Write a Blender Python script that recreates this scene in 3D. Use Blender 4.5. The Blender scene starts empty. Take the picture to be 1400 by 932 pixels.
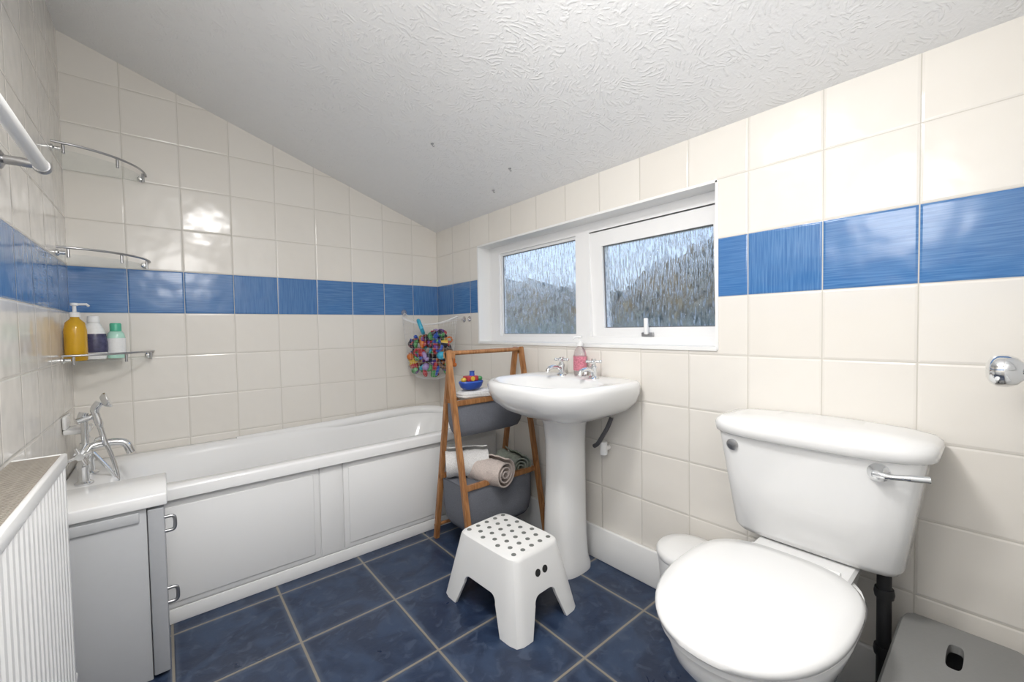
import bpy, bmesh, math, random
from mathutils import Vector, Matrix, Euler
random.seed(7)
scene=bpy.context.scene
col=bpy.context.collection
scene.view_settings.view_transform='Standard'

# ------------------------------------------------------------------ materials
def newmat(name):
    m=bpy.data.materials.new(name); m.use_nodes=True
    nt=m.node_tree; bs=nt.nodes["Principled BSDF"]
    return m,nt,bs
def P(name,color,rough=.4,metal=0,bump=0,bscale=60,var=0,coat=0,trans=0,ior=1.45,emis=None,sheen=0):
    m,nt,bs=newmat(name)
    bs.inputs["Base Color"].default_value=(*color,1)
    bs.inputs["Roughness"].default_value=rough
    bs.inputs["Metallic"].default_value=metal
    bs.inputs["IOR"].default_value=ior
    bs.inputs["Transmission Weight"].default_value=trans
    bs.inputs["Coat Weight"].default_value=coat
    if sheen: bs.inputs["Sheen Weight"].default_value=sheen
    if bump or var:
        tc=nt.nodes.new("ShaderNodeTexCoord"); nz=nt.nodes.new("ShaderNodeTexNoise")
        nz.inputs["Scale"].default_value=bscale; nz.inputs["Detail"].default_value=4
        nt.links.new(tc.outputs["Object"],nz.inputs["Vector"])
        if bump:
            b=nt.nodes.new("ShaderNodeBump"); b.inputs["Strength"].default_value=bump; b.inputs["Distance"].default_value=.004
            nt.links.new(nz.outputs["Fac"],b.inputs["Height"]); nt.links.new(b.outputs["Normal"],bs.inputs["Normal"])
        if var:
            r=nt.nodes.new("ShaderNodeMixRGB"); r.inputs[1].default_value=(*[c*(1-var) for c in color],1); r.inputs[2].default_value=(*[min(1,c*(1+var)) for c in color],1)
            nt.links.new(nz.outputs["Fac"],r.inputs[0]); nt.links.new(r.outputs[0],bs.inputs["Base Color"])
    return m
class NT:
    def __init__(s,nt): s.nt=nt
    def n(s,t,**k):
        x=s.nt.nodes.new(t)
        for a,b in k.items(): setattr(x,a,b)
        return x
    def l(s,a,b): s.nt.links.new(a,b)
    def math(s,op,a,b=None,c=None):
        x=s.n("ShaderNodeMath",operation=op)
        for i,v in enumerate((a,b,c)):
            if v is None: continue
            if isinstance(v,(int,float)): x.inputs[i].default_value=v
            else: s.l(v,x.inputs[i])
        return x.outputs[0]
    def mix(s,f,a,b):
        x=s.n("ShaderNodeMixRGB")
        for i,v in enumerate((f,a,b)):
            if isinstance(v,(int,float)): x.inputs[i].default_value=v
            elif isinstance(v,tuple): x.inputs[i].default_value=(*v,1)
            else: s.l(v,x.inputs[i])
        return x.outputs[0]
    def smooth(s,v,lo,hi,a=0,b=1):
        x=s.n("ShaderNodeMapRange",interpolation_type='SMOOTHSTEP')
        s.l(v,x.inputs[0]); x.inputs[1].default_value=lo; x.inputs[2].default_value=hi; x.inputs[3].default_value=a; x.inputs[4].default_value=b
        return x.outputs[0]
    def noise(s,vec,scale,detail=3,dist=0):
        x=s.n("ShaderNodeTexNoise"); x.inputs["Scale"].default_value=scale; x.inputs["Detail"].default_value=detail; x.inputs["Distortion"].default_value=dist
        s.l(vec,x.inputs["Vector"]); return x.outputs["Fac"]
    def comb(s,a,b,c):
        x=s.n("ShaderNodeCombineXYZ")
        for i,v in enumerate((a,b,c)):
            if isinstance(v,(int,float)): x.inputs[i].default_value=v
            else: s.l(v,x.inputs[i])
        return x.outputs[0]
def wall_tiles(name,axis,off,zb=1.134,band=True):
    m,nt,bs=newmat(name); N=NT(nt)
    g=N.n("ShaderNodeNewGeometry"); sp=N.n("ShaderNodeSeparateXYZ"); N.l(g.outputs["Position"],sp.inputs[0])
    A=sp.outputs[axis]; Z=sp.outputs[2]
    u=N.math('DIVIDE',N.math('SUBTRACT',A,off),.2); v=N.math('DIVIDE',N.math('SUBTRACT',Z,zb),.2)
    fu=N.math('FRACT',u); fv=N.math('FRACT',v)
    eu=N.math('MINIMUM',fu,N.math('SUBTRACT',1.0,fu)); ev=N.math('MINIMUM',fv,N.math('SUBTRACT',1.0,fv))
    e=N.math('MULTIPLY',N.math('MINIMUM',eu,ev),.2)
    tile=N.smooth(e,.0009,.0018)
    bulge=N.smooth(e,.0008,.007)
    cu=N.math('FLOOR',u); cv=N.math('FLOOR',v)
    wn=N.n("ShaderNodeTexWhiteNoise",noise_dimensions='3D'); N.l(N.comb(cu,cv,3.3),wn.inputs["Vector"])
    rnd=wn.outputs["Value"]
    isb=N.math('COMPARE',cv,0.0,.5)
    cream=N.mix(rnd,(.780,.745,.690),(.815,.785,.735))
    soft=N.noise(g.outputs["Position"],3.0,2)
    cream=N.mix(N.math('MULTIPLY',soft,.35),cream,(.83,.79,.725))
    r2=wn.outputs["Color"]; sc=N.n("ShaderNodeSeparateColor"); N.l(r2,sc.inputs[0])
    s1=N.noise(N.comb(N.math('MULTIPLY',A,9.0),N.math('ADD',N.math('MULTIPLY',Z,240.0),N.math('MULTIPLY',rnd,50.0)),0.0),1.0,4,.3)
    s2=N.noise(N.comb(N.math('ADD',N.math('MULTIPLY',A,240.0),N.math('MULTIPLY',rnd,50.0)),N.math('MULTIPLY',Z,9.0),0.0),1.0,4,.3)
    par=N.math('GREATER_THAN',sc.outputs[1],.45)
    st=N.math('ADD',N.math('MULTIPLY',s1,par),N.math('MULTIPLY',s2,N.math('SUBTRACT',1.0,par)))
    st=N.smooth(st,.32,.72)
    blue=N.mix(st,(.045,.155,.385),(.105,.250,.500))
    blue=N.mix(N.math('MULTIPLY',rnd,.35),blue,(.055,.17,.42))
    c=N.mix(isb,cream,blue)
    c=N.mix(tile,(.62,.59,.53),c)
    N.l(c,bs.inputs["Base Color"])
    N.l(N.smooth(tile,0,1,.7,.15),bs.inputs["Roughness"])
    tilt=N.math('MULTIPLY',N.math('ADD',N.math('MULTIPLY',fu,N.math('SUBTRACT',sc.outputs[0],.5)),N.math('MULTIPLY',fv,N.math('SUBTRACT',sc.outputs[2],.5))),.0022)
    h=N.math('ADD',N.math('MULTIPLY',bulge,.0014),N.math('MULTIPLY',N.noise(g.outputs["Position"],11.0,1),.0036))
    h=N.math('ADD',h,tilt)
    b=N.n("ShaderNodeBump"); b.inputs["Distance"].default_value=1.0; b.inputs["Strength"].default_value=.8
    N.l(h,b.inputs["Height"]); N.l(b.outputs[0],bs.inputs["Normal"])
    return m
M_wA=wall_tiles("tiles_back",0,-.185); M_wB=wall_tiles("tiles_right",1,-.204); M_wC=wall_tiles("tiles_left",1,-.02)
def floor_mat():
    m,nt,bs=newmat("floor_tiles"); N=NT(nt)
    g=N.n("ShaderNodeNewGeometry"); sp=N.n("ShaderNodeSeparateXYZ"); N.l(g.outputs["Position"],sp.inputs[0])
    u=N.math('DIVIDE',N.math('ADD',sp.outputs[0],.818),.330); v=N.math('DIVIDE',N.math('ADD',sp.outputs[1],.715),.332)
    fu=N.math('FRACT',u); fv=N.math('FRACT',v)
    e=N.math('MULTIPLY',N.math('MINIMUM',N.math('MINIMUM',fu,N.math('SUBTRACT',1.0,fu)),N.math('MINIMUM',fv,N.math('SUBTRACT',1.0,fv))),.33)
    tile=N.smooth(e,.0026,.0046)
    wn=N.n("ShaderNodeTexWhiteNoise",noise_dimensions='3D'); N.l(N.comb(N.math('FLOOR',u),N.math('FLOOR',v),1.7),wn.inputs["Vector"])
    n1=N.noise(g.outputs["Position"],8.0,8,1.0); n2=N.noise(g.outputs["Position"],60.0,4); n3=N.noise(g.outputs["Position"],22.0,5,.8)
    c=N.mix(N.smooth(n1,.38,.66),(.010,.020,.052),(.032,.056,.112))
    c=N.mix(N.smooth(n3,.52,.68,0,.55),c,(.068,.096,.155))
    c=N.mix(N.math('MULTIPLY',n2,.25),c,(.052,.075,.125))
    c=N.mix(N.math('MULTIPLY',wn.outputs["Value"],.3),c,(.020,.036,.080))
    c=N.mix(N.smooth(e,.004,.022,.45,0),c,(.105,.130,.175))
    c=N.mix(tile,(.25,.225,.185),c); N.l(c,bs.inputs["Base Color"])
    N.l(N.smooth(n1,.2,.8,.26,.48),bs.inputs["Roughness"])
    h=N.math('ADD',N.math('MULTIPLY',N.smooth(e,.002,.008),.0016),N.math('ADD',N.math('MULTIPLY',n1,.0025),N.math('MULTIPLY',n3,.0012)))
    b=N.n("ShaderNodeBump"); b.inputs["Distance"].default_value=1.0; b.inputs["Strength"].default_value=.8
    N.l(h,b.inputs["Height"]); N.l(b.outputs[0],bs.inputs["Normal"])
    return m
def ceil_mat():
    m,nt,bs=newmat("artex_ceiling"); N=NT(nt)
    bs.inputs["Base Color"].default_value=(.88,.88,.88,1); bs.inputs["Roughness"].default_value=.55
    g=N.n("ShaderNodeNewGeometry")
    dn=N.n("ShaderNodeTexNoise"); dn.inputs["Scale"].default_value=18; N.l(g.outputs["Position"],dn.inputs["Vector"])
    va=N.n("ShaderNodeVectorMath",operation='MULTIPLY_ADD'); N.l(dn.outputs["Color"],va.inputs[0]); va.inputs[1].default_value=(.03,.03,.03); N.l(g.outputs["Position"],va.inputs[2])
    hs=[]
    for sc,fr in ((9.0,460.0),(14.0,560.0)):
        vo=N.n("ShaderNodeTexVoronoi"); vo.inputs["Scale"].default_value=sc; N.l(va.outputs[0],vo.inputs["Vector"])
        ro=N.n("ShaderNodeVectorMath",operation='SUBTRACT'); N.l(vo.outputs["Color"],ro.inputs[0]); ro.inputs[1].default_value=(.5,.5,.5)
        sc2=N.n("ShaderNodeVectorMath",operation='SCALE'); N.l(ro.outputs[0],sc2.inputs[0]); sc2.inputs["Scale"].default_value=.20
        ad=N.n("ShaderNodeVectorMath",operation='ADD'); N.l(vo.outputs["Position"],ad.inputs[0]); N.l(sc2.outputs[0],ad.inputs[1])
        di=N.n("ShaderNodeVectorMath",operation='DISTANCE'); N.l(va.outputs[0],di.inputs[0]); N.l(ad.outputs[0],di.inputs[1])
        w=N.math('SINE',N.math('MULTIPLY',di.outputs["Value"],fr))
        w=N.smooth(w,-.3,1.0)
        msk=N.smooth(N.noise(g.outputs["Position"],28.0 if sc<10 else 40.0,3,.3),.47,.66)
        hs.append(N.math('MULTIPLY',w,msk))
    h=N.math('MAXIMUM',hs[0],hs[1])
    h=N.math('ADD',h,N.math('MULTIPLY',N.noise(g.outputs["Position"],130.0,5,.2),.8))
    b=N.n("ShaderNodeBump"); b.inputs["Distance"].default_value=.0017; b.inputs["Strength"].default_value=.65
    N.l(h,b.inputs["Height"]); N.l(b.outputs[0],bs.inputs["Normal"])
    return m
def window_glass():
    m,nt,bs=newmat("patterned_glass"); N=NT(nt)
    g=N.n("ShaderNodeNewGeometry"); sp=N.n("ShaderNodeSeparateXYZ"); N.l(g.outputs["Position"],sp.inputs[0])
    v=N.comb(0.0,N.math('MULTIPLY',sp.outputs[1],150.0),N.math('MULTIPLY',sp.outputs[2],20.0))
    n=N.noise(v,1.0,3,.25)
    b=N.n("ShaderNodeBump"); b.inputs["Distance"].default_value=.007; b.inputs["Strength"].default_value=1.0; N.l(n,b.inputs["Height"])
    bs.inputs["Base Color"].default_value=(.97,.98,1,1); bs.inputs["Roughness"].default_value=.08; bs.inputs["Transmission Weight"].default_value=1; bs.inputs["IOR"].default_value=1.28
    N.l(b.outputs[0],bs.inputs["Normal"])
    tr=N.n("ShaderNodeBsdfTransparent"); tr.inputs[0].default_value=(.97,.99,1,1)
    mx=N.n("ShaderNodeMixShader"); N.l(N.smooth(n,.44,.54,.10,.80),mx.inputs[0]); N.l(tr.outputs[0],mx.inputs[1]); N.l(bs.outputs[0],mx.inputs[2])
    # light frosting streaks of pale diffuse glass
    df=N.n("ShaderNodeBsdfTranslucent"); df.inputs[0].default_value=(.9,.93,.96,1)
    m2=N.n("ShaderNodeMixShader"); N.l(N.smooth(n,.55,.68,.03,.45),m2.inputs[0]); N.l(mx.outputs[0],m2.inputs[1]); N.l(df.outputs[0],m2.inputs[2])
    out=[x for x in nt.nodes if x.type=='OUTPUT_MATERIAL'][0]; N.l(m2.outputs[0],out.inputs[0])
    return m
def thin_glass():
    m,nt,bs=newmat("shelf_glass"); N=NT(nt)
    bs.inputs["Base Color"].default_value=(.80,.87,.85,1); bs.inputs["Roughness"].default_value=.04
    tc=N.n("ShaderNodeTexCoord"); n=N.noise(tc.outputs["Object"],30,2)
    tr=N.n("ShaderNodeBsdfTransparent"); tr.inputs[0].default_value=(.985,.993,.99,1)
    mx=N.n("ShaderNodeMixShader"); N.l(N.smooth(n,.2,.8,.03,.06),mx.inputs[0]); N.l(tr.outputs[0],mx.inputs[1]); N.l(bs.outputs[0],mx.inputs[2])
    out=[x for x in nt.nodes if x.type=='OUTPUT_MATERIAL'][0]; N.l(mx.outputs[0],out.inputs[0])
    return m
def wood_mat():
    m,nt,bs=newmat("bamboo_wood"); N=NT(nt)
    tc=N.n("ShaderNodeTexCoord"); mp=N.n("ShaderNodeMapping"); mp.inputs["Scale"].default_value=(60,60,6); N.l(tc.outputs["Object"],mp.inputs[0])
    n=N.noise(mp.outputs[0],1.0,4,1.0)
    N.l(N.mix(N.smooth(n,.3,.7),(.27,.115,.040),(.46,.225,.09)),bs.inputs["Base Color"]); bs.inputs["Roughness"].default_value=.42
    return m
def fabric_mat(name,c,sc=500):
    m,nt,bs=newmat(name); N=NT(nt)
    tc=N.n("ShaderNodeTexCoord")
    n=N.noise(tc.outputs["Object"],sc,2); n2=N.noise(tc.outputs["Object"],14,3)
    N.l(N.mix(n,tuple(x*.55 for x in c),tuple(min(1,x*1.45) for x in c)),bs.inputs["Base Color"]); bs.inputs["Roughness"].default_value=.95
    b=N.n("ShaderNodeBump"); b.inputs["Distance"].default_value=.006; b.inputs["Strength"].default_value=.7
    N.l(N.math('ADD',N.math('MULTIPLY',n,.3),n2),b.inputs["Height"]); N.l(b.outputs[0],bs.inputs["Normal"])
    return m
M_floor=floor_mat(); M_ceil=ceil_mat(); M_glassw=window_glass(); M_wood=wood_mat()
M_basket=fabric_mat("grey_felt",(.17,.18,.21)); M_towel=fabric_mat("towel_cotton",(.76,.73,.70),300); M_towel2=fabric_mat("towel_pink",(.60,.52,.48),300); M_towelp=fabric_mat("towel_patterned",(.30,.33,.28),60)
M_ceramic=P("white_ceramic",(.81,.81,.805),.07,coat=.3,bump=.03,bscale=5)
M_acryl=P("white_acrylic",(.88,.88,.875),.12,bump=.02,bscale=6)
M_panel=P("bath_panel_white",(.87,.87,.865),.3,bump=.02,bscale=20)
M_pvc=P("white_upvc",(.87,.87,.87),.25,bump=.01,bscale=20)
M_paint=P("white_paint",(.85,.85,.84),.45,bump=.05,bscale=40)
M_chrome=P("chrome",(.78,.79,.80),.09,1,var=.03)
M_steel=P("brushed_steel",(.45,.45,.46),.3,1,var=.1)
M_plast=P("white_plastic",(.84,.84,.83),.35,bump=.03,bscale=200)
M_dot=P("grey_rubber",(.17,.18,.17),.7,var=.1)
M_dark=P("dark_gap",(.02,.02,.02),.8,var=.1)
M_gask=P("window_gasket",(.16,.16,.17),.6,var=.1)
M_seat=P("toilet_seat_gloss",(.81,.81,.805),.12,coat=.5,bump=.02,bscale=5)
M_cab=P("cabinet_grey",(.53,.54,.555),.4,bump=.03,bscale=40,var=.02)
M_cabd=P("cabinet_edge_grey",(.42,.43,.45),.45,var=.03)
M_rad=P("radiator_white",(.84,.84,.83),.3,var=.01)
M_grille=P("radiator_grille_beige",(.33,.30,.26),.5,var=.15)
M_black=P("black_pipe",(.02,.02,.022),.5,bump=.1,bscale=50)
M_greypl=P("grey_plastic",(.23,.23,.225),.45,bump=.04,bscale=150,var=.04)
M_flex=P("braided_hose",(.10,.10,.11),.5,.3,bump=.4,bscale=300)
M_clear=thin_glass()
M_clearb=P("clear_soap_bottle",(.97,.93,.93),.05,trans=.85,ior=1.35)
M_yellow=P("yellow_soap",(.85,.50,.03),.12,trans=.35,var=.05)
M_label=P("pink_label",(.85,.20,.26),.4,bscale=150,var=.8)
M_labw=P("white_label",(.85,.86,.86),.4,bscale=120,var=.1)
M_darkb=P("dark_bottle",(.07,.07,.14),.2,bscale=60,var=.7)
M_mint=P("mint_bottle",(.50,.80,.68),.2,var=.1)
M_green=P("green_cap",(.10,.50,.33),.3,var=.1)
M_net=P("white_net",(.80,.80,.80),.6,var=.02)
TOY=[P("toy_"+n,c,.35,var=.1,bscale=30) for n,c in [("red",(.42,.04,.05)),("blue",(.03,.09,.42)),("yellow",(.62,.42,.05)),("green",(.08,.30,.10)),("purple",(.14,.05,.26)),("orange",(.60,.17,.03)),("cyan",(.05,.38,.55)),("black",(.025,.025,.04)),("lilac",(.34,.25,.50)),("brown",(.17,.09,.05))]]

# ------------------------------------------------------------------ geometry helpers
def E(name):
    o=bpy.data.objects.new(name,None); col.objects.link(o); o.empty_display_size=.05; return o
def link(me,name,mat,parent=None,smooth=False,sharp=35):
    o=bpy.data.objects.new(name,me); col.objects.link(o)
    if mat: 
        for mm in (mat if isinstance(mat,list) else [mat]): me.materials.append(mm)
    if smooth:
        for p in me.polygons: p.use_smooth=True
        try: me.set_sharp_from_angle(angle=math.radians(sharp))
        except Exception: pass
    if parent: o.parent=parent
    return o
def frombm(bm,name,mat,parent=None,smooth=False,sharp=35):
    bmesh.ops.recalc_face_normals(bm,faces=bm.faces)
    me=bpy.data.meshes.new(name); bm.to_mesh(me); bm.free()
    return link(me,name,mat,parent,smooth,sharp)
def add_box(bm,lo,hi,mi=0):
    vs=[bm.verts.new((x,y,z)) for x in (lo[0],hi[0]) for y in (lo[1],hi[1]) for z in (lo[2],hi[2])]
    for f in ((0,1,3,2),(4,6,7,5),(0,4,5,1),(2,3,7,6),(0,2,6,4),(1,5,7,3)):
        bm.faces.new([vs[i] for i in f]).material_index=mi
    return vs
def box(name,lo,hi,mat,parent=None,bev=0,seg=2):
    bm=bmesh.new(); add_box(bm,lo,hi)
    if bev:
        bmesh.ops.bevel(bm,geom=bm.edges[:],offset=bev,segments=seg,affect='EDGES',profile=.5)
    return frombm(bm,name,mat,parent,bool(bev),50)
def boxes(name,lst,mat,parent=None):
    bm=bmesh.new()
    for lo,hi in lst: add_box(bm,lo,hi)
    return frombm(bm,name,mat,parent)
def loft(name,loops,mat,parent=None,cap0=True,cap1=True,smooth=True,sharp=40):
    bm=bmesh.new(); L=[[bm.verts.new(p) for p in lp] for lp in loops]; n=len(L[0])
    for a,b in zip(L,L[1:]):
        for i in range(n): bm.faces.new((a[i],a[(i+1)%n],b[(i+1)%n],b[i]))
    if cap0: bm.faces.new(L[0])
    if cap1: bm.faces.new(L[-1])
    return frombm(bm,name,mat,parent,smooth,sharp)
def se(cx,cy,z,ap,an,b,n=2.5,N=56,n2=None):
    out=[]
    for i in range(N):
        t=2*math.pi*i/N; c,s=math.cos(t),math.sin(t)
        nn=n if c<0 or n2 is None else n2
        r=(abs(c)**nn+abs(s)**nn)**(-1/nn)
        out.append(Vector((cx+(ap if c>0 else an)*c*r,cy+b*s*r,z)))
    return out
def lathe(name,prof,c,mat,parent=None,N=32,sx=1,sy=1,rot=None):
    loops=[]
    for r,z in prof:
        loops.append([Vector((max(r,.0004)*sx*math.cos(2*math.pi*i/N),max(r,.0004)*sy*math.sin(2*math.pi*i/N),z)) for i in range(N)])
    R=rot if rot else Matrix.Identity(3)
    loops=[[R@p+Vector(c) for p in lp] for lp in loops]
    return loft(name,loops,mat,parent)
def catmull(pts,k=8):
    pts=[Vector(p) for p in pts]
    if len(pts)<3: return pts
    Q=[2*pts[0]-pts[1]]+pts+[2*pts[-1]-pts[-2]]; out=[]
    for i in range(1,len(Q)-2):
        for j in range(k):
            t=j/k; a,b,c,d=Q[i-1],Q[i],Q[i+1],Q[i+2]
            out.append(.5*((2*b)+(c-a)*t+(2*a-5*b+4*c-d)*t*t+(3*b-a-3*c+d)*t**3))
    out.append(pts[-1]); return out
def tube_bm(bm,pts,r,N=12,mi=0):
    pts=[Vector(p) for p in pts]; n=len(pts); rs=r if isinstance(r,list) else [r]*n
    t0=(pts[1]-pts[0]).normalized(); up=Vector((0,0,1)) if abs(t0.z)<.9 else Vector((1,0,0)); nx=t0.cross(up).normalized(); L=[]
    for i,p in enumerate(pts):
        t=(pts[min(i+1,n-1)]-pts[max(i-1,0)]).normalized()
        nx=(nx-t*nx.dot(t)).normalized(); ny=t.cross(nx)
        L.append([bm.verts.new(p+rs[i]*(math.cos(2*math.pi*k/N)*nx+math.sin(2*math.pi*k/N)*ny)) for k in range(N)])
    for a,b in zip(L,L[1:]):
        for k in range(N): bm.faces.new((a[k],a[(k+1)%N],b[(k+1)%N],b[k])).material_index=mi
    bm.faces.new(L[0]).material_index=mi; bm.faces.new(L[-1]).material_index=mi
def tube(name,pts,r,mat,parent=None,N=14,smooth=False):
    bm=bmesh.new(); tube_bm(bm,catmull(pts) if smooth else pts,r,N)
    return frombm(bm,name,mat,parent,True,50)
def tubes(name,lst,mat,parent=None,N=10):
    bm=bmesh.new()
    for pts,r in lst: tube_bm(bm,pts,r,N)
    return frombm(bm,name,mat,parent,True,50)
def beam(name,a,b,w,d,side,mat,parent,bev=.003):
    a,b,side=Vector(a),Vector(b),Vector(side); t=(b-a).normalized(); s=(side-t*side.dot(t)).normalized(); q=t.cross(s)
    bm=bmesh.new(); vs=[]
    for p in (a,b):
        for sx,sy in ((-1,-1),(1,-1),(1,1),(-1,1)): vs.append(bm.verts.new(p+s*sx*w/2+q*sy*d/2))
    for i in range(4): bm.faces.new((vs[i],vs[(i+1)%4],vs[4+(i+1)%4],vs[4+i]))
    bm.faces.new(vs[:4]); bm.faces.new(vs[4:])
    if bev: bmesh.ops.bevel(bm,geom=bm.edges[:],offset=bev,segments=2,affect='EDGES')
    return frombm(bm,name,mat,parent,True,50)
def boolean(o,cut,op='DIFFERENCE'):
    md=o.modifiers.new("b",'BOOLEAN'); md.object=cut; md.operation=op; md.solver='EXACT'
    bpy.context.view_layer.update()
    dg=bpy.context.evaluated_depsgraph_get(); me=bpy.data.meshes.new_from_object(o.evaluated_get(dg))
    o.modifiers.clear(); o.data=me; bpy.data.objects.remove(cut)

# ------------------------------------------------------------------ room shell
W=1.769; YF=-2.64; ZC=1.705; SL=.339; T=.14
def prism_y(name,poly,y0,y1,mat):
    bm=bmesh.new(); a=[bm.verts.new((x,y0,z)) for x,z in poly]; b=[bm.verts.new((x,y1,z)) for x,z in poly]; n=len(poly)
    for i in range(n): bm.faces.new((a[i],a[(i+1)%n],b[(i+1)%n],b[i]))
    bm.faces.new(a); bm.faces.new(b); return frombm(bm,name,mat)
zl=ZC+SL*W
prism_y("wall_back",[(-W,-.1),(0,-.1),(0,ZC),(-W,zl)],0,T,M_wA)
prism_y("wall_front",[(-W,-.1),(0,-.1),(0,ZC),(-W,zl)],YF-T,YF,P("front_wall_paint",(.84,.83,.81),.6,bump=.1,bscale=50))
box("wall_left",(-W-T,YF-T,-.1),(-W,T,zl),M_wC)
oy0,oy1,oz0,oz1=-1.906,-.490,.952,1.532
boxes("wall_right",[((0,YF-T,-.1),(T,T,oz0)),((0,YF-T,oz1),(T,T,ZC)),((0,YF-T,oz0),(T,oy0,oz1)),((0,oy1,oz0),(T,T,oz1))],M_wB)
box("floor",(-W-T,YF-T,-.12),(T,T,0),M_floor)
prism_y("ceiling",[(-W-T,ZC+SL*(W+T)),(T,ZC-SL*T),(T,ZC-SL*T+.12),(-W-T,ZC+SL*(W+T)+.12)],YF-T,T,M_ceil)
boxes("trim_1",[((-.003,oy0,oz1-.006),(T,oy1,oz1+.004)),((-.003,oy0-.004,oz0),(T,oy0+.006,oz1)),((-.003,oy1-.006,oz0),(T,oy1+.004,oz1)),((-.006,oy0,oz0-.004),(T,oy1,oz0+.010))],M_paint)
box("baseboard_right",(-.016,-2.62,0),(-.0005,-.68,.148),M_paint,bev=.004)
# window
w=E("window_1"); xf=.085; xb=.135
boxes("outer_frame",[((xf,oy0+.006,1.482),(xb,oy1-.006,1.526)),((xf,oy0+.006,.962),(xb,oy1-.006,.992)),((xf,-.590,.992),(xb,oy1-.006,1.482)),((xf,-1.276,.992),(xb,-1.192,1.482)),((xf,oy0+.006,.992),(xb,-1.870,1.482))],M_pvc,w)
boxes("bead",[((xf+.012,-1.192,1.468),(xb-.01,-.590,1.482)),((xf+.012,-1.192,.992),(xb-.01,-.590,1.004)),((xf+.012,-.604,1.004),(xb-.01,-.590,1.468)),((xf+.012,-1.192,1.004),(xb-.01,-1.180,1.468))],M_pvc,w)
boxes("gasket",[((xf+.020,-1.180,1.4655),(xf+.024,-.604,1.468)),((xf+.020,-1.180,1.004),(xf+.024,-.604,1.0065)),((xf+.020,-.6065,1.004),(xf+.024,-.604,1.468)),((xf+.020,-1.180,1.004),(xf+.024,-1.1775,1.468))],M_gask,w)
box("glass_fixed",(.110,-1.192,.992),(.116,-.590,1.482),M_glassw,w)
sash=E("sash"); sash.parent=w; sash.location=(.118,0,1.478); sash.rotation_euler=(0,math.radians(-2.5),0)
boxes("sash_frame",[((-.03,-1.895,-.068),(.02,-1.268,0)),((-.03,-1.895,-.49),(.02,-1.268,-.445)),((-.03,-1.345,-.445),(.02,-1.268,-.068)),((-.03,-1.895,-.445),(.02,-1.852,-.068))],M_pvc,sash)
boxes("sash_gasket",[((-.020,-1.852,-.0705),(-.014,-1.345,-.068)),((-.020,-1.852,-.445),(-.014,-1.345,-.4415)),((-.020,-1.3485,-.4415),(-.014,-1.345,-.0705)),((-.020,-1.852,-.4415),(-.014,-1.8485,-.0705))],M_gask,sash)
boxes("sash_shadow_gap",[((-.0315,-1.898,-.492),(.018,-1.265,-.490)),((-.0315,-1.268,-.49),(.018,-1.2655,0)),((-.0315,-1.898,0),(.018,-1.265,.0015))],M_gask,sash)
box("glass_sash",(-.014,-1.852,-.445),(-.008,-1.345,-.068),M_glassw,sash)
box("handle_base",(-.042,-1.60,-.484),(-.03,-1.545,-.466),M_steel,sash,bev=.003)
box("handle_lever",(-.058,-1.583,-.474),(-.042,-1.567,-.405),M_pvc,sash,bev=.004)
# door in front wall with knob
d=E("door_1")
box("leaf",(-.86,YF+.001,.004),(-.09,YF+.022,1.66),M_paint,d,bev=.002)
for i,(z0,z1) in enumerate(((.2,.8),(.95,1.5))):
    for j,(x0,x1) in enumerate(((-.78,-.52),(-.43,-.2))): box("leaf_panel_%d_%d"%(i,j),(x0,YF+.02,z0),(x1,YF+.028,z1),M_paint,d,bev=.004)
Ry=Matrix.Rotation(math.radians(-90),3,'X')
lathe("knob",[(0,0),(.030,0),(.030,.007),(.012,.012),(.011,.034),(.016,.044),(.028,.054),(.033,.066),(.033,.080),(.027,.090),(.014,.096),(0,.097)],(-.150,YF+.022,.935),M_chrome,d,rot=Ry)

# ------------------------------------------------------------------ added fill lights (invented fittings, unseen above / behind camera)
lx,ly=-1.15,-1.88; lz=ZC-SL*lx
cl=E("added_ceiling_fill")  # invented disc fitting out of view, added to brighten the room
lathe("fill_housing",[(0,.0),(.16,.0),(.165,-.05),(.155,-.06),(.15,-.055),(0,-.055)],(lx,ly,lz-.050),M_plast,cl)
la=bpy.data.lights.new("fill_disk",'AREA'); la.shape='DISK'; la.size=.30; la.energy=16; la.color=(1,.985,.965)
lo=bpy.data.objects.new("fill_disk",la); col.objects.link(lo); lo.location=(lx,ly,lz-.125); lo.parent=cl
pl=E("added_point_fill"); bx,by,bzz=-1.33,-2.20,1.60  # soft point fill added out of view, hung on an invented cord
lb=bpy.data.lights.new("fill_point",'POINT'); lb.shadow_soft_size=.20; lb.energy=15; lb.color=(1,.985,.965)
lo=bpy.data.objects.new("fill_point",lb); col.objects.link(lo); lo.location=(bx,by,bzz); lo.parent=pl
tube("fill_cord",[(bx,by,ZC-SL*bx),(bx,by,bzz+.23)],.004,M_plast,pl)

# ------------------------------------------------------------------ bath
b=E("bathtub"); BY=-.672; RZ=.500
def rb(x0,x1,y0,y1,z,n,N=96): return se((x0+x1)/2,(y0+y1)/2,z,(x1-x0)/2,(x1-x0)/2,(y1-y0)/2,n,N)
L=[rb(-W+.003,-.003,BY,-.003,.455,30),rb(-W+.003,-.003,BY,-.003,RZ-.010,30),rb(-W+.006,-.006,BY+.003,-.006,RZ-.002,30),rb(-W+.012,-.012,BY+.010,-.010,RZ,26),
   rb(-W+.13,-.10,BY+.055,-.055,RZ,6),rb(-W+.145,-.115,BY+.068,-.068,RZ-.008,5.5),rb(-W+.155,-.13,BY+.078,-.078,RZ-.035,5),
   rb(-W+.20,-.22,BY+.10,-.10,.30,4.5),rb(-W+.25,-.33,BY+.125,-.125,.17,4),rb(-W+.30,-.42,BY+.16,-.16,.125,3.5),rb(-W+.5,-.7,BY+.25,-.25,.115,3)]
loft("tub_shell",L,M_acryl,b,cap0=False,sharp=60)
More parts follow.
